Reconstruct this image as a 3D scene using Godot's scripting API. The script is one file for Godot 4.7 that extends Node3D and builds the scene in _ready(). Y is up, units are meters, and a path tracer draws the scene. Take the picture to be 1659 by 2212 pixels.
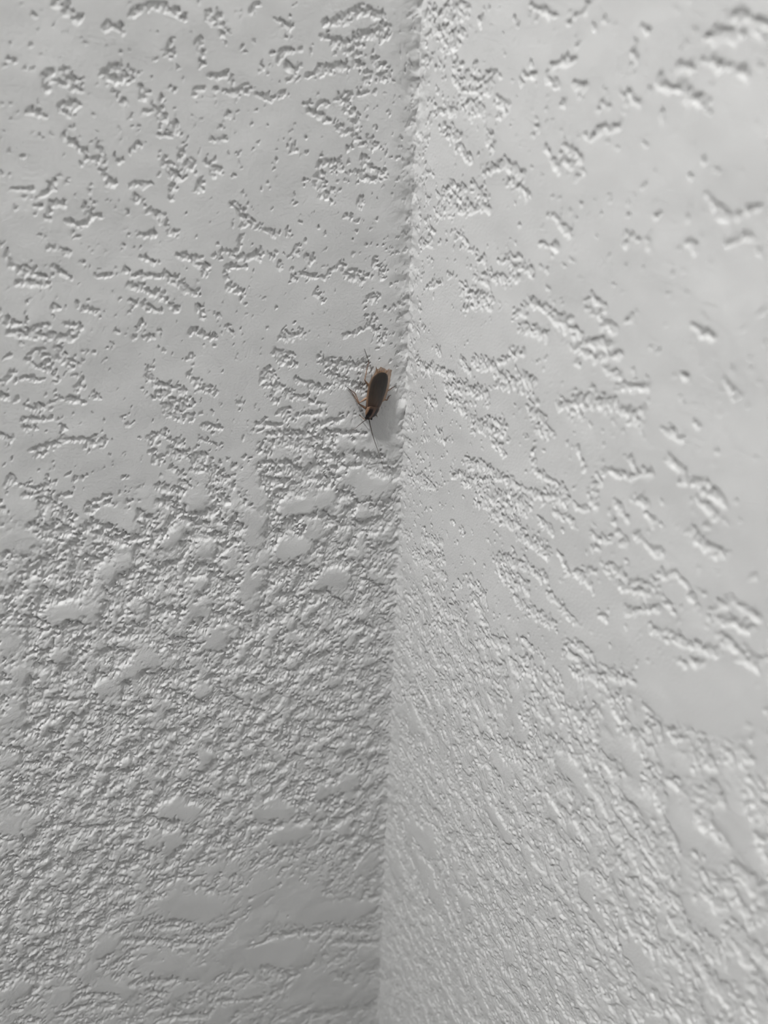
extends Node3D
# The inside corner of a room with white knock-down plaster, seen from a hand's breadth away, and a cockroach on the left wall.
# Wall axes: "across" is the distance from the corner along a wall, "y" the height, both in millimetres in the tables below.

func _ready():
	# --- camera, surroundings, lamp ---
	var cam := Camera3D.new()
	cam.name = "camera"
	cam.transform = Transform3D(Basis(Vector3(0.89761, 0.02684, 0.43996), Vector3(0.19927, 0.86561, -0.45936), Vector3(-0.39317, 0.5, 0.77163)).orthonormalized(), Vector3(-0.08278, 0.06825, 0.15335))
	add_child(cam)
	var lens := CameraAttributesPhysical.new()
	lens.frustum_focal_length = 18.445
	lens.frustum_near = 0.01
	lens.frustum_far = 20.0
	lens.frustum_focus_distance = 0.186
	lens.exposure_aperture = 10.0
	cam.attributes = lens
	cam.current = true
	var we := WorldEnvironment.new()
	we.name = "surroundings"
	var env := Environment.new()
	env.background_mode = Environment.BG_COLOR
	env.background_color = Color(0.02, 0.02, 0.02)
	env.tonemap_mode = Environment.TONE_MAPPER_LINEAR
	env.tonemap_exposure = 0.68
	env.sdfgi_enabled = true
	env.ssao_enabled = true
	env.ssil_enabled = true
	we.environment = env
	add_child(we)
	var lamp_at := Vector3(-0.47, 0.94, 0.25)
	var lamp := OmniLight3D.new()
	lamp.name = "lamp_light"
	lamp.position = lamp_at
	lamp.light_energy = 1.3
	lamp.light_color = Color(1.0, 0.998, 0.993)
	lamp.light_size = 0.03
	lamp.omni_range = 8.0
	lamp.omni_attenuation = 2.0
	lamp.shadow_enabled = true
	add_child(lamp)
	materials()
	# --- the room ---
	plaster_wall("wall_left", true)
	plaster_wall("wall_right", false)
	slab("wall_front", Vector3(-3.05, -0.2, 1.5), Vector3(0.1, 2.6, 3.2), m_far)
	slab("wall_back", Vector3(-1.5, -0.2, 3.05), Vector3(3.2, 2.6, 0.1), m_far)
	slab("ceiling", Vector3(-1.5, 1.05, 1.5), Vector3(3.2, 0.1, 3.2), m_far)
	slab("floor", Vector3(-1.5, -1.45, 1.5), Vector3(3.2, 0.1, 3.2), m_floor)
	bulb(lamp_at)
	# --- the insect ---
	cockroach()

var m_plaster: StandardMaterial3D
var m_far: StandardMaterial3D
var m_floor: StandardMaterial3D
var m_body: StandardMaterial3D
var m_shell: StandardMaterial3D
var m_membrane: StandardMaterial3D

func materials():
	m_plaster = StandardMaterial3D.new()
	m_plaster.albedo_color = Color(0.87, 0.87, 0.868)
	m_plaster.roughness = 0.62
	m_plaster.metallic_specular = 0.35
	var n := FastNoiseLite.new()
	n.seed = 5
	n.noise_type = FastNoiseLite.TYPE_SIMPLEX_SMOOTH
	n.frequency = 0.11
	n.fractal_octaves = 3
	var t := NoiseTexture2D.new()
	t.width = 1024
	t.height = 1024
	t.seamless = true
	t.noise = n
	m_plaster.heightmap_enabled = true
	m_plaster.heightmap_texture = t
	m_plaster.heightmap_scale = 0.004
	m_plaster.uv1_triplanar = true
	m_plaster.uv1_world_triplanar = true
	m_plaster.uv1_scale = Vector3(14, 14, 14)
	m_far = StandardMaterial3D.new()
	m_far.albedo_color = Color(0.73, 0.73, 0.73)
	m_far.roughness = 0.9
	m_floor = StandardMaterial3D.new()
	m_floor.albedo_color = Color(0.42, 0.41, 0.4)
	m_floor.roughness = 0.8
	m_body = painted(0.42, 0.25)
	m_shell = painted(0.5, 0.0)
	m_membrane = painted(0.45, 0.8)
	m_membrane.transparency = BaseMaterial3D.TRANSPARENCY_ALPHA
	m_membrane.albedo_color = Color(1, 1, 1, 0.8)

func painted(rough: float, through: float) -> StandardMaterial3D:
	var m := StandardMaterial3D.new()
	m.vertex_color_use_as_albedo = true
	m.roughness = rough
	if through > 0.0:
		m.backlight_enabled = true
		m.backlight = Color(through, through, through)
	m.cull_mode = BaseMaterial3D.CULL_DISABLED
	return m

func slab(called: String, at: Vector3, size: Vector3, m: Material):
	var o := MeshInstance3D.new()
	var b := BoxMesh.new()
	b.size = size
	o.mesh = b
	o.material_override = m
	o.name = called
	o.position = at
	o.set_meta("kind", "structure")
	add_child(o)

func bulb(at: Vector3):
	var root := Node3D.new()
	root.name = "ceiling_lamp"
	root.position = Vector3(at.x, 1.0, at.z)
	root.set_meta("label", "small round bulb in a white socket under the ceiling")
	root.set_meta("category", "lamp")
	add_child(root)
	var glow := StandardMaterial3D.new()
	glow.albedo_color = Color(0.9, 0.9, 0.88)
	glow.emission_enabled = true
	glow.emission = Color(1.0, 0.998, 0.993)
	glow.emission_energy_multiplier = 1.0
	var s := SphereMesh.new()
	s.radius = 0.034
	s.height = 0.068
	var o := MeshInstance3D.new()
	o.mesh = s
	o.material_override = glow
	o.name = "bulb"
	o.position = Vector3(0, at.y - 1.0, 0)
	root.add_child(o)
	var c := CylinderMesh.new()
	c.top_radius = 0.045
	c.bottom_radius = 0.022
	c.height = 0.045
	var k := MeshInstance3D.new()
	k.mesh = c
	k.material_override = m_far
	k.name = "socket"
	k.position = Vector3(0, -0.0225, 0)
	root.add_child(k)

# ---------------------------------------------------------------- plaster
# Where the trowel left the plaster open: strokes as [from across, from y, to across, to y] in tenths of a millimetre and a half width in hundredths.
const PITS_LEFT_UPPER := [
	649,744,620,721,72, 583,708,567,720,37, 567,720,549,708,38, 538,729,520,743,41, 520,743,490,747,41, 490,744,461,739,45, 461,739,450,728,46, 470,701,480,686,36,
	478,686,466,655,33, 410,744,407,731,47, 388,745,385,702,51, 426,701,425,667,44, 355,694,352,687,45, 334,744,321,755,33, 321,674,315,664,39, 282,733,263,727,61,
	295,684,242,692,35, 286,677,239,649,64, 239,649,198,657,57, 197,733,161,738,52, 161,738,125,764,52, 193,708,152,702,69, 161,702,82,726,99, 125,753,83,751,69,
	152,687,104,651,101, 105,685,77,651,94, 198,660,152,669,75, 732,666,719,662,33, 719,662,701,659,33, 714,654,699,653,26, 652,665,679,638,44, 679,638,687,624,44,
	654,652,640,639,44, 640,639,635,624,45, 672,637,645,629,55, 592,650,561,657,53, 561,657,539,654,53, 581,643,548,640,60, 541,640,532,630,36, 601,633,601,633,28,
	570,616,564,604,32, 528,620,518,603,48, 501,617,500,596,45, 533,592,504,594,37, 500,589,507,563,42, 493,585,472,558,57, 516,558,488,552,31, 446,614,432,628,42,
	410,646,381,650,46, 381,650,370,632,46, 404,628,375,621,35, 366,625,349,629,63, 326,618,307,615,44, 307,615,271,622,45, 284,641,261,645,32, 384,587,378,581,36,
	398,568,398,568,36, 371,555,371,555,36, 415,544,395,551,40, 480,537,480,537,35, 711,595,697,585,41, 668,602,632,602,35, 662,592,641,592,60, 634,589,614,587,25,
	557,587,559,576,22, 664,551,642,536,43, 642,536,634,518,44, 634,518,614,521,44, 614,521,618,507,45, 618,507,597,476,45, 612,536,612,536,52, 587,526,582,517,45,
	563,529,543,545,34, 516,523,516,523,39, 478,537,467,518,39, 505,511,495,496,67, 476,515,456,503,68, 495,492,475,484,56, 497,473,500,446,36, 430,514,415,494,85,
	442,475,452,464,62, 387,487,387,487,38, 283,542,283,542,34, 261,530,242,516,52, 243,475,243,475,36, 240,604,208,604,34, 208,604,137,620,34, 137,620,94,626,35,
	227,592,185,573,47, 185,573,151,555,48, 161,608,132,569,105, 132,548,76,527,77, 151,528,151,528,54, 116,507,90,485,79, 210,497,176,508,58, 210,480,191,437,100,
	185,496,151,487,91, 146,487,90,468,60, 120,439,125,421,47, 101,494,72,480,61, 766,475,735,475,29, 746,463,746,463,29, 691,489,705,469,44, 705,469,725,459,44,
	673,483,673,483,30, 727,448,686,450,56, 706,443,715,432,45, 687,423,669,414,34, 669,414,676,393,35, 648,448,647,433,38, 647,433,624,428,39, 667,460,667,460,30,
	612,454,612,454,35, 663,414,641,421,35, 570,475,529,478,35, 572,456,554,444,59, 544,428,519,423,53, 521,411,514,398,54, 577,394,540,391,45, 514,394,497,389,42,
	572,367,572,367,41, 565,352,546,340,54, 477,421,477,421,33, 388,437,359,406,56, 359,406,369,394,57, 346,393,299,377,63, 280,389,280,372,37, 374,373,381,352,53,
	352,359,352,359,36, 501,352,463,340,65, 459,332,437,326,53, 427,347,390,348,53, 377,339,311,339,55, 406,323,369,320,41, 406,319,410,297,41, 452,309,442,330,44,
	297,315,264,285,52, 257,353,267,340,56, 240,331,232,319,72, 246,361,246,361,37, 253,298,202,285,39, 202,285,166,310,40, 166,310,96,276,40, 161,295,118,273,76,
	224,258,208,237,65, 86,309,69,279,67, 146,404,135,395,57, 140,373,140,373,48, 108,343,108,343,45, 797,391,783,348,26, 780,343,730,327,62, 780,323,736,316,51,
	734,372,717,382,35, 702,375,688,368,31, 658,362,658,362,48, 671,351,665,339,40, 723,347,695,325,39, 650,323,615,322,37, 615,322,589,329,37, 586,320,505,313,43,
	593,303,568,293,51, 560,288,528,272,74, 596,274,547,251,52, 544,282,512,252,57, 511,305,469,275,57, 472,248,460,229,69, 404,283,404,283,55, 384,272,382,254,65,
	112,223,84,231,84, 100,187,100,187,91, 161,157,117,163,48, 94,176,65,141,93, 775,290,775,290,31, 731,274,716,272,45, 677,266,661,258,50, 820,276,802,251,51,
	802,251,786,254,52, 769,242,697,240,33, 812,236,712,220,74, 690,231,690,231,34, 629,220,613,213,35, 585,233,583,214,57, 601,203,562,203,45, 548,211,548,211,40,
	490,200,444,190,61, 332,192,332,192,39, 303,169,257,173,81, 427,230,427,230,37, 414,205,402,185,43,
]
const PITS_LEFT_MIDDLE := [
	837,187,820,196,41, 799,182,776,201,33, 776,201,764,200,33, 785,176,770,165,42, 845,148,825,150,41, 825,150,801,151,42, 801,151,751,135,42, 820,158,834,147,37,
	736,201,718,158,77, 735,183,720,172,85, 766,191,750,144,55, 850,122,822,104,51, 822,104,776,87,52, 815,98,801,87,43, 790,80,766,95,44, 745,101,708,91,53,
	718,112,706,133,57, 820,71,756,60,44, 823,55,804,49,57, 689,105,682,94,40, 676,42,676,42,46, 638,46,631,29,61, 751,40,759,26,36, 816,5,768,11,50,
	759,16,734,12,41, 734,12,699,11,42, 806,-10,793,-7,54, 705,-3,687,-1,94, 866,45,852,33,43, 859,-5,859,-5,53, 574,139,580,125,55, 580,125,569,104,56,
	569,104,546,101,57, 546,101,511,79,58, 566,89,514,51,116, 551,57,502,23,98, 553,37,526,22,88, 504,149,490,152,42, 503,115,481,92,72, 481,92,454,68,74,
	463,79,463,79,69, 475,-2,446,-12,67, 466,-14,466,-14,62, 567,-2,559,-14,50, 589,-9,589,-24,74, 591,-45,575,-70,81, 555,-20,523,-37,76, 554,-52,486,-71,93,
	511,-71,450,-134,149, 483,-33,444,-56,42, 557,-84,535,-106,52, 315,140,284,126,66, 284,126,310,129,67, 348,88,326,106,77, 326,106,333,65,77, 333,65,319,32,79,
	305,119,274,104,67, 323,69,287,37,106, 277,36,217,10,55, 233,46,178,48,88, 215,107,194,94,86, 188,98,104,76,110, 183,65,115,28,101, 275,78,238,52,53,
	310,3,288,5,70, 288,5,295,-16,71, 364,-13,317,-29,65, 359,-33,318,-51,54, 267,-9,206,-14,61, 317,-46,246,-64,84, 246,-47,161,-38,85, 207,-65,101,-83,59,
	302,-65,195,-84,136, 269,-83,196,-120,104, 364,-111,293,-125,56, 362,-83,362,-83,66, 293,-137,196,-193,130, 208,-130,161,-139,77, 190,-157,63,-170,55, 350,-161,295,-172,92,
	394,35,394,35,46, 763,-59,763,-59,52, 743,-74,743,-74,72, 799,-57,797,-68,51, 683,-86,683,-86,39, 659,-91,659,-91,60, 868,-48,835,-76,55, 835,-76,801,-78,56,
	850,-88,798,-89,47, 788,-107,761,-102,43, 729,-131,692,-128,60, 727,-148,693,-139,75, 893,-94,888,-111,60, 820,-111,775,-159,116, 850,-158,814,-128,86, 822,-175,780,-191,138,
	733,-186,706,-192,81, 706,-192,672,-229,83, 727,-210,679,-240,125, 673,-235,625,-241,80, 632,-181,616,-208,95, 622,-218,595,-249,108, 586,-123,543,-143,84, 585,-157,549,-200,128,
	541,-121,518,-137,64, 469,-165,444,-194,89, 524,-206,488,-214,55, 540,-214,491,-250,83, 545,-255,462,-282,113, 464,-238,428,-265,86,
]
const FLATS_LEFT_MIDDLE := [
	397,-133,375,-210,204, 424,-217,378,-265,255, 396,-292,401,-375,241, 401,-375,420,-493,237, 870,-105,851,-141,169, 889,-181,870,-197,240, 689,-173,665,-208,227, 709,-152,662,-186,153,
	511,-174,511,-174,272, 597,-266,554,-247,176, 507,-302,507,-302,230, 717,-308,681,-293,194, 832,-392,770,-399,271, 548,-454,548,-454,338, 526,-400,526,-400,238, 519,-568,488,-550,357,
	313,-352,272,-369,315, 297,-246,209,-247,268, 148,-196,61,-247,316, 212,-469,154,-478,299, 948,-437,948,-437,189, 936,-520,936,-520,273, 855,-501,855,-501,189, 711,-595,676,-579,280,
	622,-138,611,-129,103, 161,-103,88,-122,156, 269,-284,234,-332,187, 110,-302,110,-302,169, 96,-67,33,-126,365, 65,-66,30,-42,241, 155,-51,155,-51,139, 378,-368,387,-433,162,
	214,-695,214,-695,175, 106,-620,106,-620,176, 309,-586,309,-586,150,
]
const PITS_LEFT_LOWER := [
	758,-1566,724,-1566,111, 724,-1566,673,-1612,113, 753,-1581,694,-1615,78, 476,-1611,376,-1603,93, 426,-1667,385,-1621,85, 506,-1849,460,-1868,109, 460,-1868,396,-1874,111, 427,-1853,314,-1904,133,
	314,-1904,230,-1949,138, 229,-1935,30,-2084,167, 858,-1566,754,-1650,110, 754,-1650,669,-1721,116, 658,-1681,552,-1729,138, 803,-1711,770,-1734,133, 694,-1828,643,-1840,94, 861,-1790,734,-1862,137,
	821,-1859,770,-1925,112, 555,-1985,516,-2000,102, 451,-2008,355,-2136,193, 666,-2007,666,-2007,79, 633,-2075,468,-2178,126, 826,-1961,791,-1975,95, 1002,-1742,912,-1813,112, 969,-1831,931,-1849,176,
	1130,-1642,1103,-1628,119, 1073,-1784,979,-1810,102, 798,-2038,654,-2143,130, 408,-2377,300,-2373,141, 301,-2435,-3,-2618,279, 196,-2241,102,-2374,192, 186,-2047,9,-2185,138, 1016,-1445,985,-1555,171,
	1090,-1490,1067,-1563,139, 891,-1658,813,-1680,103, 359,-1784,359,-1784,70, 454,-1758,454,-1758,68, 280,-2312,280,-2312,82,
]
const FLATS_LEFT_LOWER := [
	976,-628,976,-628,248, 913,-691,913,-691,177, 779,-627,779,-627,241, 556,-720,556,-720,240, 564,-948,579,-976,261, 667,-1105,621,-1148,347, 716,-1202,688,-1238,353, 671,-722,671,-722,155,
	444,-1585,301,-1734,632, 709,-1497,586,-1599,485, 429,-1738,508,-1759,481, 352,-1789,88,-1922,461, 537,-1852,318,-2037,636, 814,-1690,633,-1899,403, 279,-2253,159,-2391,832, 523,-2120,523,-2120,528,
	742,-1934,742,-1934,381, 910,-1563,910,-1563,407, 1053,-1702,1053,-1702,378, 221,-1251,129,-1255,355, 418,-1233,363,-1282,371, 374,-1370,308,-1396,355, 100,-1698,48,-1679,414, 1159,-1607,1159,-1607,387,
	66,-2189,6,-2276,362, 609,-2180,609,-2180,380, 968,-1648,968,-1648,248, 160,-1454,160,-1454,284, 578,-1414,578,-1414,203, 873,-1831,948,-1735,262, 61,-2485,61,-2485,511, 1050,-958,1023,-1007,256,
	1007,-762,1007,-762,177, 760,-884,760,-884,160, 825,-903,825,-903,159,
]
const PITS_RIGHT_UPPER := [
	43,754,150,755,149, 72,728,139,721,129, 92,707,133,703,97, 36,740,64,725,73, 91,773,149,761,83, 121,678,161,675,54, 201,670,201,670,61, 232,659,274,669,59,
	274,669,285,661,58, 141,653,226,652,115, 160,632,250,639,146, 186,615,234,603,126, 282,623,310,618,87, 292,603,292,603,49, 80,597,148,601,74, 74,569,144,571,70,
	146,555,207,530,101, 102,559,170,561,74, 270,569,280,552,77, 354,755,373,749,46, 373,749,415,743,45, 450,733,491,756,38, 449,725,449,725,32, 506,726,506,726,48,
	348,662,378,666,58, 363,682,382,663,39, 417,680,477,687,53, 410,661,447,650,42, 484,654,506,655,47, 463,629,463,629,54, 499,637,499,637,32, 424,622,424,622,39,
	404,603,405,584,36, 527,588,555,602,47, 555,602,588,606,45, 476,574,518,559,54, 474,557,499,547,55, 430,566,472,537,39, 514,529,528,541,41, 209,733,211,745,44,
	321,735,321,735,40, 604,725,622,721,40, 599,704,601,678,45, 589,655,622,635,53, 542,630,564,632,38, 552,651,552,651,45, 657,663,689,654,58, 681,682,721,688,49,
	721,688,783,682,46, 680,656,740,649,62, 730,716,787,720,61, 748,737,798,727,49, 699,631,699,631,42, 124,464,148,475,72, 148,475,200,474,70, 116,450,193,465,119,
	264,513,319,534,67, 319,534,377,519,64, 338,507,395,493,78, 223,481,271,472,99, 110,428,188,440,145, 188,440,283,447,101, 258,459,258,459,82, 56,397,97,378,65,
	469,472,521,450,58, 535,498,535,498,50, 448,426,498,425,51, 515,403,515,403,50, 334,372,388,391,52, 364,371,432,378,82, 310,338,408,361,69, 42,345,80,361,87,
	178,392,282,362,76, 145,369,145,369,50, 162,309,162,309,51, 263,332,304,324,75, 469,389,469,389,48, 227,293,324,300,117, 232,258,286,290,78, 71,265,137,290,54,
	103,253,103,253,54, 647,473,646,460,50, 680,473,697,461,37, 758,487,770,475,43, 773,543,809,524,47, 822,526,851,544,38, 694,505,694,505,46, 640,500,640,500,38,
	824,497,842,508,39, 394,288,443,326,78, 443,326,534,319,73, 470,325,545,325,48, 425,276,492,283,82, 512,309,578,309,70, 596,350,652,341,68, 677,362,677,362,48,
	585,373,620,364,55, 802,383,830,382,51, 894,435,894,435,36, 56,488,77,485,19, 77,485,88,485,19,
]
const FLATS_RIGHT_UPPER := [
	86,550,117,513,239, 250,409,322,441,272, 116,223,176,205,336,
]
const PITS_RIGHT_MIDDLE := [
	239,152,268,142,77, 289,173,354,176,108, 352,189,433,237,67, 372,164,471,189,133, 404,157,404,157,74, 471,189,471,189,53, 499,249,499,249,50, 59,87,111,99,133,
	145,147,145,147,90, 141,104,207,116,69, 572,284,623,288,67, 623,288,668,303,64, 583,264,583,264,60, 642,276,680,274,51, 586,300,658,318,56, 192,86,247,100,148,
	247,100,331,121,140, 205,64,262,60,122, 108,28,140,29,89, 467,139,497,164,54, 489,139,526,123,149, 554,177,626,228,85, 579,178,654,231,83, 656,224,737,232,102,
	684,261,738,283,65, 726,217,726,217,50, 634,175,634,175,56, 478,84,478,84,67, 301,45,405,72,137, 379,37,413,27,79, 157,-30,190,-44,89, 288,-50,364,-25,106,
	238,-101,302,-81,85, 52,-190,143,-177,148, 605,147,605,147,44, 609,128,641,99,49, 497,65,517,36,72, 517,36,598,39,54, 689,180,689,180,31, 731,161,756,145,51,
	756,145,776,162,50, 689,117,753,139,53, 655,40,685,107,62, 646,26,682,50,39, 277,-105,328,-69,83, 328,-69,414,-22,77, 414,-22,460,-15,73, 347,-76,397,-67,118,
	351,-101,489,-41,201, 397,-115,469,-98,127, 467,-89,502,-106,110, 519,-6,615,24,108, 475,-13,475,-13,70, 542,-14,542,-14,84, 584,-16,634,-3,68, 543,-52,580,-57,73,
	503,-111,567,-99,141, 810,193,839,188,50, 790,232,818,229,46, 839,259,839,259,47, 840,170,869,188,49, 877,192,920,171,46, 879,171,901,153,80, 926,152,926,152,46,
	885,107,929,102,82, 900,130,900,130,44, 758,102,786,108,55, 715,80,752,65,59, 786,92,816,92,42, 716,55,744,31,46, 778,46,830,43,64, 748,16,765,34,36,
	685,-7,728,9,72, 700,-21,700,-21,88, 615,-91,645,-107,60, 645,-107,710,-62,57, 668,-93,708,-102,67, 728,-37,805,-33,70, 756,-56,820,-32,92, 820,-32,843,13,56,
	843,13,871,34,50, 871,34,920,5,48, 851,-16,896,-37,54, 797,-85,854,-41,58, 741,-134,753,-135,65, 423,-212,513,-163,116, 444,-234,523,-212,155, 482,-166,482,-166,82,
	544,-166,588,-159,94, 96,-397,206,-337,171, 126,-332,201,-295,108, 155,-382,244,-373,134, 254,-216,254,-216,68, 295,-223,295,-223,96, 304,-354,304,-354,101, 338,-313,397,-324,117,
	350,-263,350,-263,65, 363,-347,407,-381,118, 151,-454,220,-443,113, 212,-469,317,-438,149, 286,-446,334,-486,129, 423,-420,497,-378,128, 499,-256,561,-248,101, 531,-252,633,-236,97,
	607,-184,678,-188,73, 416,-171,416,-171,60, 546,-329,579,-333,64, 569,-360,599,-390,78, 609,-328,609,-328,81, 677,-242,737,-218,82, 681,-261,761,-263,121, 707,-285,824,-206,105,
	845,-83,881,-84,53, 888,-74,966,-42,65, 911,-102,953,-73,66, 940,14,966,52,48, 966,52,1012,53,46, 954,8,1011,33,73, 966,-16,1025,-9,103, 987,108,987,108,44,
	870,330,891,322,49, 800,319,800,319,47,
]
const FLATS_RIGHT_LOWER := [
	552,-487,577,-571,309, 523,-718,566,-697,262, 509,-866,582,-882,214, 261,-1447,320,-1458,513, 479,-1296,479,-1296,401, 856,-727,880,-768,326, 806,-317,825,-322,210, 847,-358,880,-348,328,
	944,-284,969,-284,254, 900,-187,1015,-105,414, 727,-519,761,-510,270, 990,-733,1040,-736,366, 1059,-501,1091,-492,305, 1022,-378,1070,-364,369, 1090,-287,1090,-287,400, 670,-857,670,-857,227,
	137,-939,137,-939,362, 719,-656,719,-656,174, 165,-1370,285,-1280,462, 670,-1248,670,-1248,230, 784,-638,784,-638,215, 1123,-309,1123,-309,235, 887,-420,920,-414,154, 969,-338,994,-387,204,
	92,-1640,92,-1640,541, 445,-666,445,-666,242, 1037,-69,1037,-69,219,
]
const COARSE_LEFT := [Vector2(91, -12), Vector2(77, -18), Vector2(60, -16), Vector2(45, -16), Vector2(35, -12), Vector2(34, -4), Vector2(0, -6), Vector2(-1, -61), Vector2(0, -208), Vector2(22, -142), Vector2(43, -133), Vector2(62, -132), Vector2(75, -141), Vector2(94, -157), Vector2(123, -168)]
const COARSE_RIGHT := [Vector2(2, -52), Vector2(17, -41), Vector2(50, -36), Vector2(67, -36), Vector2(80, -24), Vector2(93, -21), Vector2(108, -10), Vector2(118, -10), Vector2(134, -59), Vector2(11, -324)]
const CELL := 0.4
const LOW := -300.0
const HIGH := 90.0
const WIDE := 134.0

func stroke_field(tables: Array, reach: float) -> PackedFloat32Array:
	# 1 on a stroke's line, 0.5 at its edge, 0 at twice its half width
	var nx := int(WIDE / CELL) + 2
	var ny := int((HIGH - LOW) / CELL) + 2
	var f := PackedFloat32Array()
	f.resize(nx * ny)
	for table in tables:
		for i in range(0, table.size(), 5):
			var a := Vector2(table[i] * 0.1, table[i + 1] * 0.1)
			var b := Vector2(table[i + 2] * 0.1, table[i + 3] * 0.1)
			var r: float = table[i + 4] * 0.01 * reach
			var ab := b - a
			var ll := maxf(ab.length_squared(), 1e-6)
			var x0 := maxi(0, int((minf(a.x, b.x) - 2.0 * r) / CELL))
			var x1 := mini(nx - 1, int((maxf(a.x, b.x) + 2.0 * r) / CELL) + 1)
			var y0 := maxi(0, int((minf(a.y, b.y) - 2.0 * r - LOW) / CELL))
			var y1 := mini(ny - 1, int((maxf(a.y, b.y) + 2.0 * r - LOW) / CELL) + 1)
			for y in range(y0, y1 + 1):
				for x in range(x0, x1 + 1):
					var p := Vector2(x * CELL, LOW + y * CELL)
					var d := p.distance_to(a + ab * clampf((p - a).dot(ab) / ll, 0.0, 1.0))
					var v := 1.0 - 0.5 * d / r
					if v > f[y * nx + x]:
						f[y * nx + x] = v
	return f

func coarse_field(zone: PackedVector2Array, rest: float) -> PackedFloat32Array:
	# 1 inside the rough sweep, falling to 0 over about a centimetre outside it
	var nx := int(WIDE / 2.0) + 2
	var ny := int((HIGH - LOW) / 2.0) + 2
	var f := PackedFloat32Array()
	f.resize(nx * ny)
	for y in ny:
		for x in nx:
			f[y * nx + x] = 1.0 if Geometry2D.is_point_in_polygon(Vector2(x * 2.0, LOW + y * 2.0), zone) else rest * smoothstep(-112.0, -132.0, LOW + y * 2.0)
	for k in 9:
		var g := f.duplicate()
		for y in ny:
			for x in nx:
				var s := 0.0
				for dy in [-1, 0, 1]:
					for dx in [-1, 0, 1]:
						s += g[clampi(y + dy, 0, ny - 1) * nx + clampi(x + dx, 0, nx - 1)]
				f[y * nx + x] = s / 9.0
	return f

func lines(from: float, to: float, step0: float, step1: float) -> PackedFloat32Array:
	var out := PackedFloat32Array()
	var x := from
	while x < to:
		out.append(x)
		x += lerpf(step0, step1, (x - from) / (to - from))
	out.append(to)
	return out

func noise(seed_: int, wave: float, octaves: int, kind := FastNoiseLite.TYPE_SIMPLEX_SMOOTH) -> FastNoiseLite:
	var n := FastNoiseLite.new()
	n.seed = seed_
	n.noise_type = kind
	n.frequency = 1.0 / wave
	n.fractal_type = FastNoiseLite.FRACTAL_FBM if octaves > 1 else FastNoiseLite.FRACTAL_NONE
	n.fractal_octaves = octaves
	n.cellular_return_type = FastNoiseLite.RETURN_DISTANCE
	n.cellular_distance_function = FastNoiseLite.DISTANCE_EUCLIDEAN
	n.cellular_jitter = 1.0
	return n

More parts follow.
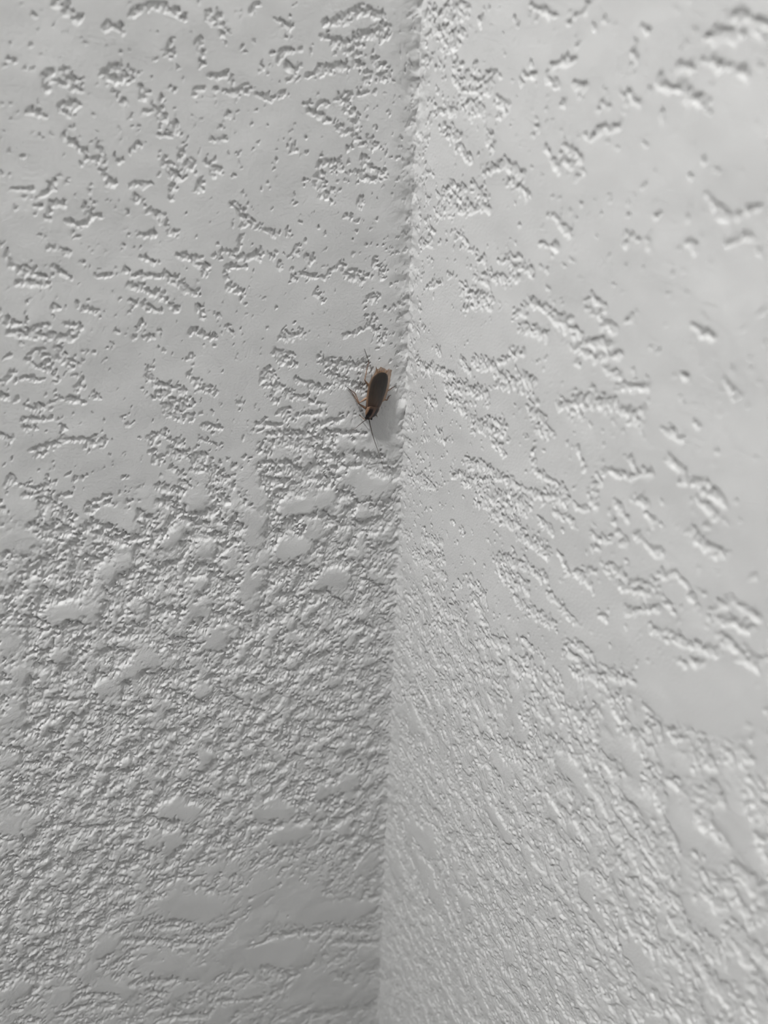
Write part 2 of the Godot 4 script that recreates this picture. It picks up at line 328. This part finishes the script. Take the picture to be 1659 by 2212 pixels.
func plaster_wall(called: String, left: bool):
	var pits := stroke_field([PITS_LEFT_UPPER, PITS_LEFT_MIDDLE, PITS_LEFT_LOWER] if left else [PITS_RIGHT_UPPER, PITS_RIGHT_MIDDLE], 1.1)
	var flats := stroke_field([FLATS_LEFT_MIDDLE, FLATS_LEFT_LOWER] if left else [FLATS_RIGHT_UPPER, FLATS_RIGHT_LOWER], 1.0)
	var coarse := coarse_field(PackedVector2Array(COARSE_LEFT if left else COARSE_RIGHT), 0.6)
	var nx := int(WIDE / CELL) + 2
	var cx := int(WIDE / 2.0) + 2
	var key := 11 if left else 47
	var edge := noise(key, 3.2, 4)
	edge.fractal_gain = 0.62
	var fine := noise(key + 9, 1.4, 3)
	var mid := noise(key + 8, 6.5, 3)
	var drift := noise(key + 1, 9.0, 2)
	var swell := noise(key + 2, 26.0, 2)
	var lumps := noise(key + 3, 1.7, 1, FastNoiseLite.TYPE_CELLULAR)
	var grains := noise(key + 4, 0.62, 1, FastNoiseLite.TYPE_CELLULAR)
	var ridge := noise(key + 5, 4.5, 3)
	var brush := noise(key + 6, 0.55, 2)
	# grid lines: close together by the corner, wider and wider to the ends of the wall; the close part widens downwards
	var ys := PackedFloat32Array()
	var q := 0.5
	var at := LOW + 12.0 - q
	while at > -1400.0:
		ys.append(at)
		q *= 1.25
		at -= q
	ys.append(-1400.0)
	ys.reverse()
	ys.append_array(lines(LOW + 12.0, HIGH - 6.0, 0.48, 0.19) if left else lines(LOW + 12.0, HIGH - 6.0, 0.46, 0.21))
	q = 0.2
	at = HIGH - 6.0 + q
	while at < 1000.0:
		ys.append(at)
		q *= 1.03 if q < 1.6 else 1.4
		at += q
	ys.append(1000.0)
	var columns := 500 if left else 380
	var shares := PackedFloat32Array()
	for i in columns + 1:
		shares.append(float(i) / columns)
	var beyond := PackedFloat32Array()
	q = 0.25
	at = q
	while at < 2860.0:
		beyond.append(at)
		q *= 1.022 if q < 1.6 else 1.4
		at += q
	var reach := 4.0 if left else 10.0
	var strip := 0.42 if left else 0.37
	var w := columns + 1 + beyond.size() + 1
	var h := ys.size()
	var us := PackedFloat32Array()
	var hs := PackedFloat32Array()
	us.resize(w * h)
	hs.resize(w * h)
	for j in h:
		var y := ys[j]
		var span := clampf(80.0 + (75.0 - y) * 0.2, 78.0, WIDE - 3.0) if left else clampf(86.0 + (75.0 - y) * 0.32, 84.0, WIDE - 3.0)
		var cy := clampf(y, LOW + 1.0, HIGH - 1.0)
		var fy := (cy - LOW) / CELL
		var iy := int(fy)
		fy -= iy
		var gy := int((cy - LOW) / 2.0)
		var hy := (cy - LOW) / 2.0 - gy
		var calm := smoothstep(1.9, 0.8, ys[mini(j + 1, h - 1)] - y)
		for i in w:
			var u := 3000.0
			if i <= columns:
				u = -2.4 + (span + 2.4) * shares[i]
			elif i < w - 1:
				u = span + beyond[i - columns - 1]
			us[j * w + i] = u
			var step := 0.2 if i <= columns else u - us[j * w + i - 1]
			if calm <= 0.0 or step > 1.9:
				continue
			var uu := maxf(u, 0.0)
			var e := edge.get_noise_2d(u, y)
			var e2 := fine.get_noise_2d(u, y)
			var d := drift.get_noise_2d(u, y)
			var m := mid.get_noise_2d(u * 1.1, y * 0.85)
			var fx := clampf(uu + 1.0 * e2, 0.0, WIDE - 1.0) / CELL
			var ix := int(fx)
			fx -= ix
			var k := iy * nx + ix
			var p := lerpf(lerpf(pits[k], pits[k + 1], fx), lerpf(pits[k + nx], pits[k + nx + 1], fx), fy)
			var s := lerpf(lerpf(flats[k], flats[k + 1], fx), lerpf(flats[k + nx], flats[k + nx + 1], fx), fy)
			var gx := int(minf(uu, WIDE - 1.0) / 2.0)
			var hx := minf(uu, WIDE - 1.0) / 2.0 - gx
			var c := gy * cx + gx
			var z := lerpf(lerpf(coarse[c], coarse[c + 1], hx), lerpf(coarse[c + cx], coarse[c + cx + 1], hx), hy)
			# past the trowel marks listed above: the same plaster, open here and there
			p = maxf(p, (0.24 + 0.6 * m + 0.35 * d) * maxf(smoothstep(span - 3.0, span + 3.0, uu), smoothstep(78.0, 84.0, y)))
			var near := exp(-uu / reach)
			var rough := z * (0.53 + 0.15 * d + 0.8 * m) - 0.8 * z * maxf(0.0, s - 0.3)
			p = maxf(maxf(p * 0.86, rough), strip * near + 0.3 * d * near) - (1.3 - 0.9 * z) * maxf(0.0, s - 0.3) * (1.0 - 0.3 * near)
			p += (0.8 - 0.45 * z) * e + (0.5 - 0.2 * z) * e2
			var pit := smoothstep(0.47, 0.55 + 0.02 * z, p)
			var hgt := 0.2 * swell.get_noise_2d(u, y) + 0.06 * d + 0.012 * brush.get_noise_2d(u, y * 0.12)
			if pit > 0.0:
				var l1 := lumps.get_noise_2d(u * 0.9 + e * 0.6, y * 1.1 + d) + 1.0
				var l2 := grains.get_noise_2d(u + e * 0.3, y) + 1.0
				var b1 := maxf(0.0, 1.0 - l1 * l1 * 1.6)
				var b2 := maxf(0.0, 1.0 - l2 * l2 * 1.4)
				hgt += pit * (-0.5 - 0.06 * z + 0.16 * b1 + 0.22 * b2 + 0.08 * e) * (1.0 - 0.85 * exp(-uu / 2.5)) * (1.0 if left else 1.0 - 0.28 * z)
			if p < 0.47:
				# plateaus in the rough sweep are cushions, not flats
				hgt += z * (1.0 if left else 0.6) * (0.55 * minf(0.35, 0.47 - p) + 0.12 * smoothstep(0.4, 0.8, s))
			# the filled corner: a small uneven fillet, and the swell of the joint beside it
			var r1 := ridge.get_noise_2d(u * 0.8, y)
			var upper := smoothstep(-70.0, 10.0, y)
			hgt += (0.5 - 0.3 * upper + 0.35 * r1) * exp(-uu / 1.6) + exp(-uu / 4.0) * 0.2 * r1
			if left:
				hgt += 0.8 * exp(-(pow(u - 0.9, 2.0) + 0.7 * pow(y + 3.0, 2.0)) / 1.3)
				hgt += 0.55 * upper * exp(-pow((uu - 5.0) / 3.5, 2.0))
			hs[j * w + i] = hgt * calm * smoothstep(1.9, 0.8, step)
	var pos := PackedVector3Array()
	var nor := PackedVector3Array()
	pos.resize(w * h)
	nor.resize(w * h)
	for j in h:
		var j0 := maxi(j - 1, 0)
		var j1 := mini(j + 1, h - 1)
		var rise := 1.0 / (ys[j1] - ys[j0])
		for i in w:
			var i0 := maxi(i - 1, 0)
			var i1 := mini(i + 1, w - 1)
			var k := j * w + i
			var dx := (hs[j * w + i1] - hs[j * w + i0]) / (us[j * w + i1] - us[j * w + i0])
			var dy := (hs[j1 * w + i] - hs[j0 * w + i] - dx * (us[j1 * w + i] - us[j0 * w + i])) * rise
			var n := Vector3(dx, -dy, 1.0).normalized()
			if left:
				pos[k] = Vector3(-us[k], ys[j], hs[k]) * 0.001
				nor[k] = n
			else:
				pos[k] = Vector3(-hs[k], ys[j], us[k]) * 0.001
				nor[k] = Vector3(-n.z, n.y, -n.x)
	var idx := PackedInt32Array()
	idx.resize((w - 1) * (h - 1) * 6)
	var t := 0
	for j in h - 1:
		var k := j * w
		for i in w - 1:
			# seen from the room "across" grows to the left on the left wall and to the right on the other
			var a := k
			var b := k + 1
			if left:
				a = k + 1
				b = k
			idx[t] = a
			idx[t + 1] = a + w
			idx[t + 2] = b + w
			idx[t + 3] = a
			idx[t + 4] = b + w
			idx[t + 5] = b
			t += 6
			k += 1
	var arr := []
	arr.resize(Mesh.ARRAY_MAX)
	arr[Mesh.ARRAY_VERTEX] = pos
	arr[Mesh.ARRAY_NORMAL] = nor
	arr[Mesh.ARRAY_INDEX] = idx
	var mesh := ArrayMesh.new()
	mesh.add_surface_from_arrays(Mesh.PRIMITIVE_TRIANGLES, arr)
	# the body of the wall behind the plaster
	var back := BoxMesh.new()
	back.size = Vector3(3.1, 2.4, 0.1) if left else Vector3(0.1, 2.4, 3.1)
	var st := SurfaceTool.new()
	st.append_from(back, 0, Transform3D(Basis(), Vector3(-1.45, -0.2, -0.052) if left else Vector3(0.052, -0.2, 1.45)))
	mesh.add_surface_from_arrays(Mesh.PRIMITIVE_TRIANGLES, st.commit_to_arrays())
	var o := MeshInstance3D.new()
	o.mesh = mesh
	o.material_override = m_plaster
	o.name = called
	o.set_meta("kind", "structure")
	add_child(o)

# ---------------------------------------------------------------- cockroach
# Built in millimetres from the wall's own axes; s runs from the head to the tail, l to the side of the corner, z off the wall.
const HEAD := Vector2(-10.35, -4.43)
const BACKWARDS := Vector2(0.2526, 0.9676)
const BASE := Vector3(-8.6, 2.0, 0.0)

func on_insect(s: float, l: float, z: float) -> Vector3:
	var p := HEAD + BACKWARDS * s + Vector2(BACKWARDS.y, -BACKWARDS.x) * l
	return (Vector3(p.x, p.y, z) - BASE) * 0.001

func on_wall(x: float, y: float, z: float) -> Vector3:
	return (Vector3(x, y, z) - BASE) * 0.001

func shade(r: int, g: int, b: int) -> Color:
	return Color8(r, g, b).srgb_to_linear()

func curve(keys: Array, s: float) -> float:
	# keys: [s, value] pairs, joined smoothly
	if s <= keys[0].x:
		return keys[0].y
	for i in keys.size() - 1:
		if s <= keys[i + 1].x:
			var t: float = (s - keys[i].x) / (keys[i + 1].x - keys[i].x)
			var a: float = keys[maxi(i - 1, 0)].y
			var d: float = keys[mini(i + 2, keys.size() - 1)].y
			return cubic_interpolate(keys[i].y, keys[i + 1].y, a, d, t)
	return keys[-1].y

func grid(st: SurfaceTool, rows: Array, tint: Array, closed: bool):
	# a sheet or a closed tube from rows of points
	var n: int = rows[0].size()
	var m := n if closed else n - 1
	for j in rows.size() - 1:
		for i in m:
			var k := (i + 1) % n
			for c in [[j, i], [j + 1, k], [j + 1, i], [j, i], [j, k], [j + 1, k]]:
				st.set_color(tint[c[0]][c[1]])
				st.set_smooth_group(0)
				st.add_vertex(rows[c[0]][c[1]])

func tube(st: SurfaceTool, path: Array, radii: Array, colors: Array, sides := 8, between := 4) -> void:
	var pts := []
	var rr := []
	var cc := []
	for i in path.size() - 1:
		for k in between:
			var t: float = float(k) / between
			pts.append(path[i].cubic_interpolate(path[i + 1], path[maxi(i - 1, 0)], path[mini(i + 2, path.size() - 1)], t) if between > 4 else path[i].lerp(path[i + 1], t))
			rr.append(lerpf(radii[i], radii[i + 1], t))
			cc.append(colors[i].lerp(colors[i + 1], t))
	pts.append(path[-1])
	rr.append(radii[-1])
	cc.append(colors[-1])
	var rows := []
	var tints := []
	for i in pts.size():
		var along: Vector3 = (pts[mini(i + 1, pts.size() - 1)] - pts[maxi(i - 1, 0)]).normalized()
		var side := along.cross(Vector3(0.31, 0.17, 0.93)).normalized()
		var up := side.cross(along)
		var row := []
		var tint := []
		for k in sides:
			var a := TAU * k / sides
			row.append(pts[i] + (side * cos(a) + up * sin(a)) * rr[i] * 0.001)
			tint.append(cc[i])
		rows.append(row)
		tints.append(tint)
	var tip0 := []
	var tip1 := []
	for k in sides:
		tip0.append(pts[0])
		tip1.append(pts[-1])
	rows.push_front(tip0)
	rows.append(tip1)
	tints.push_front(tints[0])
	tints.append(tints[-1])
	grid(st, rows, tints, true)

func begin() -> SurfaceTool:
	var st := SurfaceTool.new()
	st.begin(Mesh.PRIMITIVE_TRIANGLES)
	return st

func part(called: String, st: SurfaceTool, m: Material, parent: Node3D, label := "") -> MeshInstance3D:
	st.index()
	st.generate_normals()
	var o := MeshInstance3D.new()
	o.mesh = st.commit()
	o.material_override = m
	o.name = called
	if label:
		o.set_meta("label", label)
	parent.add_child(o, true)
	return o

# a domed plate with some thickness: l runs from left(s) to right(s), tint(s, share across, l)
func plate(st: SurfaceTool, s0: float, s1: float, left: Callable, right: Callable, top: Callable, tint: Callable, thick: float, nj := 44, ni := 30):
	var rows := []
	var tints := []
	for j in nj + 1:
		var t := float(j) / float(nj)
		var s := lerpf(s0, s1, 0.5 - 0.5 * cos(PI * t))
		var a: float = left.call(s)
		var b: float = right.call(s)
		var row := []
		var tc := []
		for i in ni + 1:
			var v := float(i) / ni
			var l := lerpf(a, b, v)
			row.append(on_insect(s, l, top.call(s, l)))
			tc.append(tint.call(s, v, l))
		for i in range(ni, -1, -1):
			var v := float(i) / ni
			var l := lerpf(a, b, v)
			row.append(on_insect(s, l, top.call(s, l) - thick))
			tc.append(tint.call(s, v, l))
		rows.append(row)
		tints.append(tc)
	grid(st, rows, tints, true)

func cockroach():
	var root := Node3D.new()
	root.name = "cockroach"
	root.position = BASE * 0.001
	root.set_meta("label", "small brown cockroach clinging head down to the textured white wall beside the corner")
	root.set_meta("category", "insect")
	add_child(root)
	var amber := shade(158, 126, 101)
	var tan := shade(138, 110, 90)
	var brown := shade(92, 66, 50)
	var dark := shade(44, 33, 27)
	var black := shade(24, 17, 14)

	# trunk with head and six legs: one mesh
	var st := begin()
	var half := [Vector2(0, 0.05), Vector2(0.12, 0.45), Vector2(0.5, 0.78), Vector2(0.95, 0.72), Vector2(1.4, 1.0), Vector2(2.6, 1.5), Vector2(4.5, 1.85), Vector2(7.0, 2.05), Vector2(9.5, 1.75), Vector2(11.0, 1.2), Vector2(11.9, 0.5), Vector2(12.15, 0.05)]
	var deep := [Vector2(0, 0.05), Vector2(0.12, 0.4), Vector2(0.5, 0.7), Vector2(1.0, 0.62), Vector2(1.6, 0.75), Vector2(4.0, 0.9), Vector2(8.0, 0.85), Vector2(11.0, 0.5), Vector2(12.15, 0.04)]
	var middle := [Vector2(0, 1.35), Vector2(1.0, 1.65), Vector2(3.0, 1.95), Vector2(8.0, 2.0), Vector2(12.15, 1.9)]
	var rows := []
	var tints := []
	for j in 61:
		var s := 12.15 * (0.5 - 0.5 * cos(PI * j / 60.0))
		var row := []
		var tc := []
		var ring := 1.0 - (0.05 if s > 4.5 and fmod(s, 0.95) < 0.14 else 0.0)
		for k in 28:
			var a := TAU * k / 28.0
			row.append(on_insect(s, -0.15 * smoothstep(3.0, 7.0, s) + cos(a) * curve(half, s) * ring, curve(middle, s) + sin(a) * curve(deep, s) * ring))
			tc.append(dark.lerp(tan, 0.3 * maxf(0.0, -sin(a))) if s > 1.1 else black.lerp(brown, 0.35))
		rows.append(row)
		tints.append(tc)
	grid(st, rows, tints, true)
	# hip, knee, end of shin, foot: where each leg bends, from the wall's axes
	var legs := [
		[Vector3(-9.6, 3.0, 1.5), Vector3(-11.48, 5.58, 1.9), Vector3(-10.41, 8.22, 0.95), Vector3(-9.8, 9.0, 0.4), Vector3(-10.82, 12.03, 0.2)],
		[Vector3(-9.9, 1.4, 1.5), Vector3(-12.84, 0.38, 2.0), Vector3(-13.4, 2.4, 0.9), Vector3(-14.2, 3.06, 0.45), Vector3(-15.28, 4.02, 0.2)],
		[Vector3(-10.2, -2.0, 1.5), Vector3(-12.75, 0.0, 1.6), Vector3(-13.75, 2.05, 0.7), Vector3(-14.05, 2.6, 0.4), Vector3(-14.75, 3.6, 0.2)],
		[Vector3(-7.4, 2.7, 1.5), Vector3(-5.3, 2.2, 1.8), Vector3(-4.2, 2.3, 1.1), Vector3(-3.5, 2.45, 0.8), Vector3(-2.72, 2.5, 0.55)],
		[Vector3(-8.0, 0.7, 1.5), Vector3(-5.75, -0.1, 1.9), Vector3(-5.0, 0.3, 1.2), Vector3(-4.6, 0.4, 0.85), Vector3(-4.1, 0.45, 0.65)],
		[Vector3(-9.3, -2.4, 1.4), Vector3(-8.38, -3.2, 1.5), Vector3(-7.95, -3.8, 1.1), Vector3(-7.7, -4.2, 0.8), Vector3(-7.43, -4.54, 0.55)],
	]
	for g in legs:
		var p := []
		for v in g:
			p.append(on_wall(v.x, v.y, v.z))
		var knee: Vector3 = p[1]
		# thigh: swollen in the middle
		tube(st, [p[0], p[0].lerp(knee, 0.45), p[0].lerp(knee, 0.92), knee, knee.lerp(p[2], 0.12), knee.lerp(p[2], 0.6), p[2], p[3], p[3].lerp(p[4], 0.5), p[4]], [0.3, 0.3, 0.15, 0.13, 0.12, 0.115, 0.1, 0.075, 0.06, 0.045],
			[tan, amber, tan, brown, tan, tan, brown, brown, dark, black], 8, 3)
		# spines along the shin
		for k in 5:
			var o: Vector3 = knee.lerp(p[2], 0.2 + 0.17 * k)
			var along: Vector3 = (p[2] - knee).normalized()
			var out := along.cross(Vector3(0, 0, 1)).normalized() * (1.0 if k % 2 else -1.0)
			tube(st, [o, o + (along * 0.45 + out * 0.35) * 0.001], [0.04, 0.012], [brown, dark], 5, 1)
		# claws
		for k in [-1.0, 1.0]:
			var along: Vector3 = (p[4] - p[3]).normalized()
			tube(st, [p[4], p[4] + (along * 0.16 + along.cross(Vector3(0, 0, 1)) * 0.1 * k) * 0.001 + Vector3(0, 0, -0.00012)], [0.04, 0.012], [black, black], 5, 1)
	# feelers of the mouth
	tube(st, [on_wall(-10.7, -4.0, 1.2), on_wall(-11.05, -4.32, 1.2), on_wall(-11.64, -3.72, 0.9), on_wall(-12.11, -3.16, 0.6)], [0.1, 0.09, 0.08, 0.13], [tan, amber, amber, black], 7, 3)
	tube(st, [on_wall(-9.8, -4.3, 1.2), on_wall(-9.4, -4.6, 0.9), on_wall(-9.0, -4.5, 0.6)], [0.1, 0.08, 0.07], [tan, tan, brown], 7, 3)
	part("body", st, m_body, root)

	# eyes
	for side in [-1.0, 1.0]:
		st = begin()
		rows = []
		tints = []
		for j in 11:
			var row := []
			var tc := []
			for k in 14:
				var a := PI * j / 10.0
				var b := TAU * k / 14.0
				row.append(on_insect(0.5 + 0.36 * cos(a), side * 0.72 + 0.2 * sin(a) * cos(b), 1.65 + 0.42 * sin(a) * sin(b)))
				tc.append(black)
			rows.append(row)
			tints.append(tc)
		grid(st, rows, tints, true)
		var gloss := m_shell.duplicate()
		gloss.roughness = 0.12
		part("eye", st, gloss, root)

	# feelers
	for f in [
		[Vector3(-10.05, -4.5, 1.6), Vector3(-9.95, -4.9, 1.6), Vector3(-9.78, -6.26, 2.0), Vector3(-9.46, -8.14, 2.5), Vector3(-8.78, -10.51, 2.9), Vector3(-8.08, -12.43, 2.9), Vector3(-7.07, -15.12, 2.6), Vector3(-6.13, -17.68, 2.2)],
		[Vector3(-10.75, -4.3, 1.6), Vector3(-11.19, -4.4, 1.6), Vector3(-11.99, -4.78, 1.75), Vector3(-12.81, -5.32, 1.7), Vector3(-13.42, -6.0, 1.4), Vector3(-14.47, -6.62, 1.0)],
	]:
		var p := []
		var rr := []
		var cc := []
		for i in f.size():
			p.append(on_wall(f[i].x, f[i].y, f[i].z))
			var t: float = float(i) / (f.size() - 1)
			rr.append(lerpf(0.115, 0.03, t))
			cc.append(dark.lerp(shade(120, 104, 96), t * t))
		st = begin()
		tube(st, p, rr, cc, 7, 6)
		part("antenna", st, m_shell, root)

	# hind wings: thin amber sheets that reach past the fore wings
	var hind_r := [Vector2(4.6, 1.5), Vector2(5.3, 2.7), Vector2(6.5, 2.85), Vector2(8.5, 2.9), Vector2(10.6, 2.68), Vector2(12.7, 2.4)]
	var hind_l := [Vector2(4.6, -2.1), Vector2(7.0, -2.5), Vector2(9.0, -2.5), Vector2(10.4, -2.3), Vector2(11.6, -1.9), Vector2(12.4, -1.75), Vector2(13.0, -0.9)]
	var rag := noise(91, 0.9, 2)
	var sheet := func(s: float, l: float) -> float: return 2.62 - 0.075 * l * l + 0.03 * sin(l * 9.0) + 0.12 * rag.get_noise_2d(s * 0.5, l)
	var clear := func(s: float, _v: float, l: float) -> Color:
		return shade(182, 148, 118).lerp(brown, clampf(0.35 + 0.5 * rag.get_noise_2d(s * 0.4, l * 3.0), 0.0, 0.7) * smoothstep(10.5, 12.5, s))
	for side in [-1.0, 1.0]:
		st = begin()
		rows = []
		tints = []
		for j in 49:
			var t := float(j) / 48.0
			var row := []
			var tc := []
			for i in 25:
				var v := float(i) / 24.0
				var s := lerpf(4.6, 12.75 if side > 0.0 else 13.0, t)
				var edge: float = curve(hind_r, s) + 0.1 * rag.get_noise_2d(s, 4.0) if side > 0.0 else curve(hind_l, s)
				var l := lerpf(-0.1 * side, edge, v)
				# the torn hind edge
				var cut: float = 0.3 * rag.get_noise_2d(l * 0.8, 20.0) - (0.32 * exp(-pow((l - 0.9) / 0.55, 2.0)) + 0.25 * exp(-pow((l + 1.35) / 0.3, 2.0)))
				s = lerpf(4.6, (12.75 if side > 0.0 else 13.0) + cut, t)
				row.append(on_insect(s, l, sheet.call(s, l)))
				tc.append(clear.call(s, v, l))
			rows.append(row)
			tints.append(tc)
		grid(st, rows, tints, false)
		part("hindwing", st, m_membrane, root, "thin amber wing edge showing past the dark wings")

	# fore wings: leathery, dark, lapped over each other
	var fore_r := [Vector2(2.9, 1.25), Vector2(3.5, 1.5), Vector2(5.0, 1.75), Vector2(6.5, 1.92), Vector2(8.0, 2.08), Vector2(9.5, 2.05), Vector2(10.6, 1.85), Vector2(11.4, 1.4), Vector2(11.75, 0.9), Vector2(11.95, 0.3)]
	var fore_l := [Vector2(2.9, -1.6), Vector2(3.5, -1.95), Vector2(5.0, -2.3), Vector2(6.5, -2.5), Vector2(8.0, -2.5), Vector2(9.5, -2.38), Vector2(10.6, -2.05), Vector2(11.4, -1.55), Vector2(11.75, -1.15), Vector2(11.95, -0.7)]
	var veins := noise(17, 0.5, 2)
	for side in [1.0, -1.0]:
		var lift := 0.0 if side > 0.0 else 0.1
		var inner := func(s: float) -> float: return side * -0.3 + 0.05 * (s - 3.0) * -side if s < 11.0 else -0.2 * side
		var dome := func(s: float, l: float) -> float: return curve([Vector2(2.9, 3.1), Vector2(5.0, 3.45), Vector2(8.0, 3.4), Vector2(12.0, 2.95)], s) + lift - 0.17 * (l + 0.15) * (l + 0.15) + 0.02 * veins.get_noise_2d(l * 2.0, s * 0.15)
		var tint := func(s: float, _v: float, l: float) -> Color:
			var outer: float = curve(fore_r, s) if side > 0.0 else -curve(fore_l, s)
			var c := shade(54, 45, 39).lerp(shade(41, 35, 31), smoothstep(6.0, 9.5, s))
			c = c.lerp(shade(84, 65, 54), 0.55 * (1.0 - smoothstep(3.0, 7.0, s)) + 0.22 * veins.get_noise_2d(l * 3.0, s * 0.2))
			c = c.lerp(shade(104, 78, 66), 0.7 * exp(-pow((l - 0.12) / 0.24, 2.0)) * (1.0 - smoothstep(3.5, 6.5, s)))
			return c.lerp(amber, (1.0 - smoothstep(0.05, 0.36, outer - l * side)) * (0.6 - 0.4 * smoothstep(6.0, 9.0, s)))
		st = begin()
		if side > 0.0:
			plate(st, 2.9, 11.95, inner, func(s): return curve(fore_r, s), dome, tint, 0.06)
		else:
			plate(st, 2.9, 11.95, func(s): return curve(fore_l, s), inner, dome, tint, 0.06)
		part("forewing", st, m_shell, root, "dark brown leathery wing")

	# shield behind the head, with its two black stripes
	var shield_w := [Vector2(0.75, 0.35), Vector2(0.85, 0.75), Vector2(1.2, 1.12), Vector2(2.0, 1.5), Vector2(2.9, 1.66), Vector2(3.5, 1.55), Vector2(3.85, 1.1), Vector2(3.95, 0.7)]
	st = begin()
	plate(st, 0.75, 3.95, func(s): return -0.2 - curve(shield_w, s), func(s): return -0.2 + curve(shield_w, s),
		func(s: float, l: float): return curve([Vector2(0.75, 2.35), Vector2(1.6, 2.95), Vector2(3.0, 3.5), Vector2(3.95, 3.62)], s) - 0.24 * (l + 0.2) * (l + 0.2),
		func(s: float, _v: float, l: float) -> Color:
			var x := absf(l + 0.08)
			var inside := 0.27 + 0.1 * smoothstep(2.2, 3.6, s)
			var stripe := smoothstep(inside - 0.08, inside + 0.08, x) * (1.0 - smoothstep(1.15, 1.38, x)) * (1.0 - smoothstep(3.0, 3.9, s) * 0.75)
			var c := shade(116, 88, 74).lerp(shade(84, 64, 53), smoothstep(2.6, 3.8, s))
			return c.lerp(amber, smoothstep(1.15, 1.5, x)).lerp(black, stripe), 0.12, 40, 40)
	part("pronotum", st, m_shell, root, "tan shield with two black stripes behind the head")

	# tail feelers
	for side in [-1.0, 1.0]:
		st = begin()
		tube(st, [on_insect(11.3, side * 0.8 - 0.1, 2.0), on_insect(12.2, side * 1.35 - 0.1, 2.1), on_insect(12.9, side * 1.75 - 0.1, 2.2)], [0.16, 0.17, 0.03], [tan, tan, brown], 8, 4)
		part("cercus", st, m_body, root)
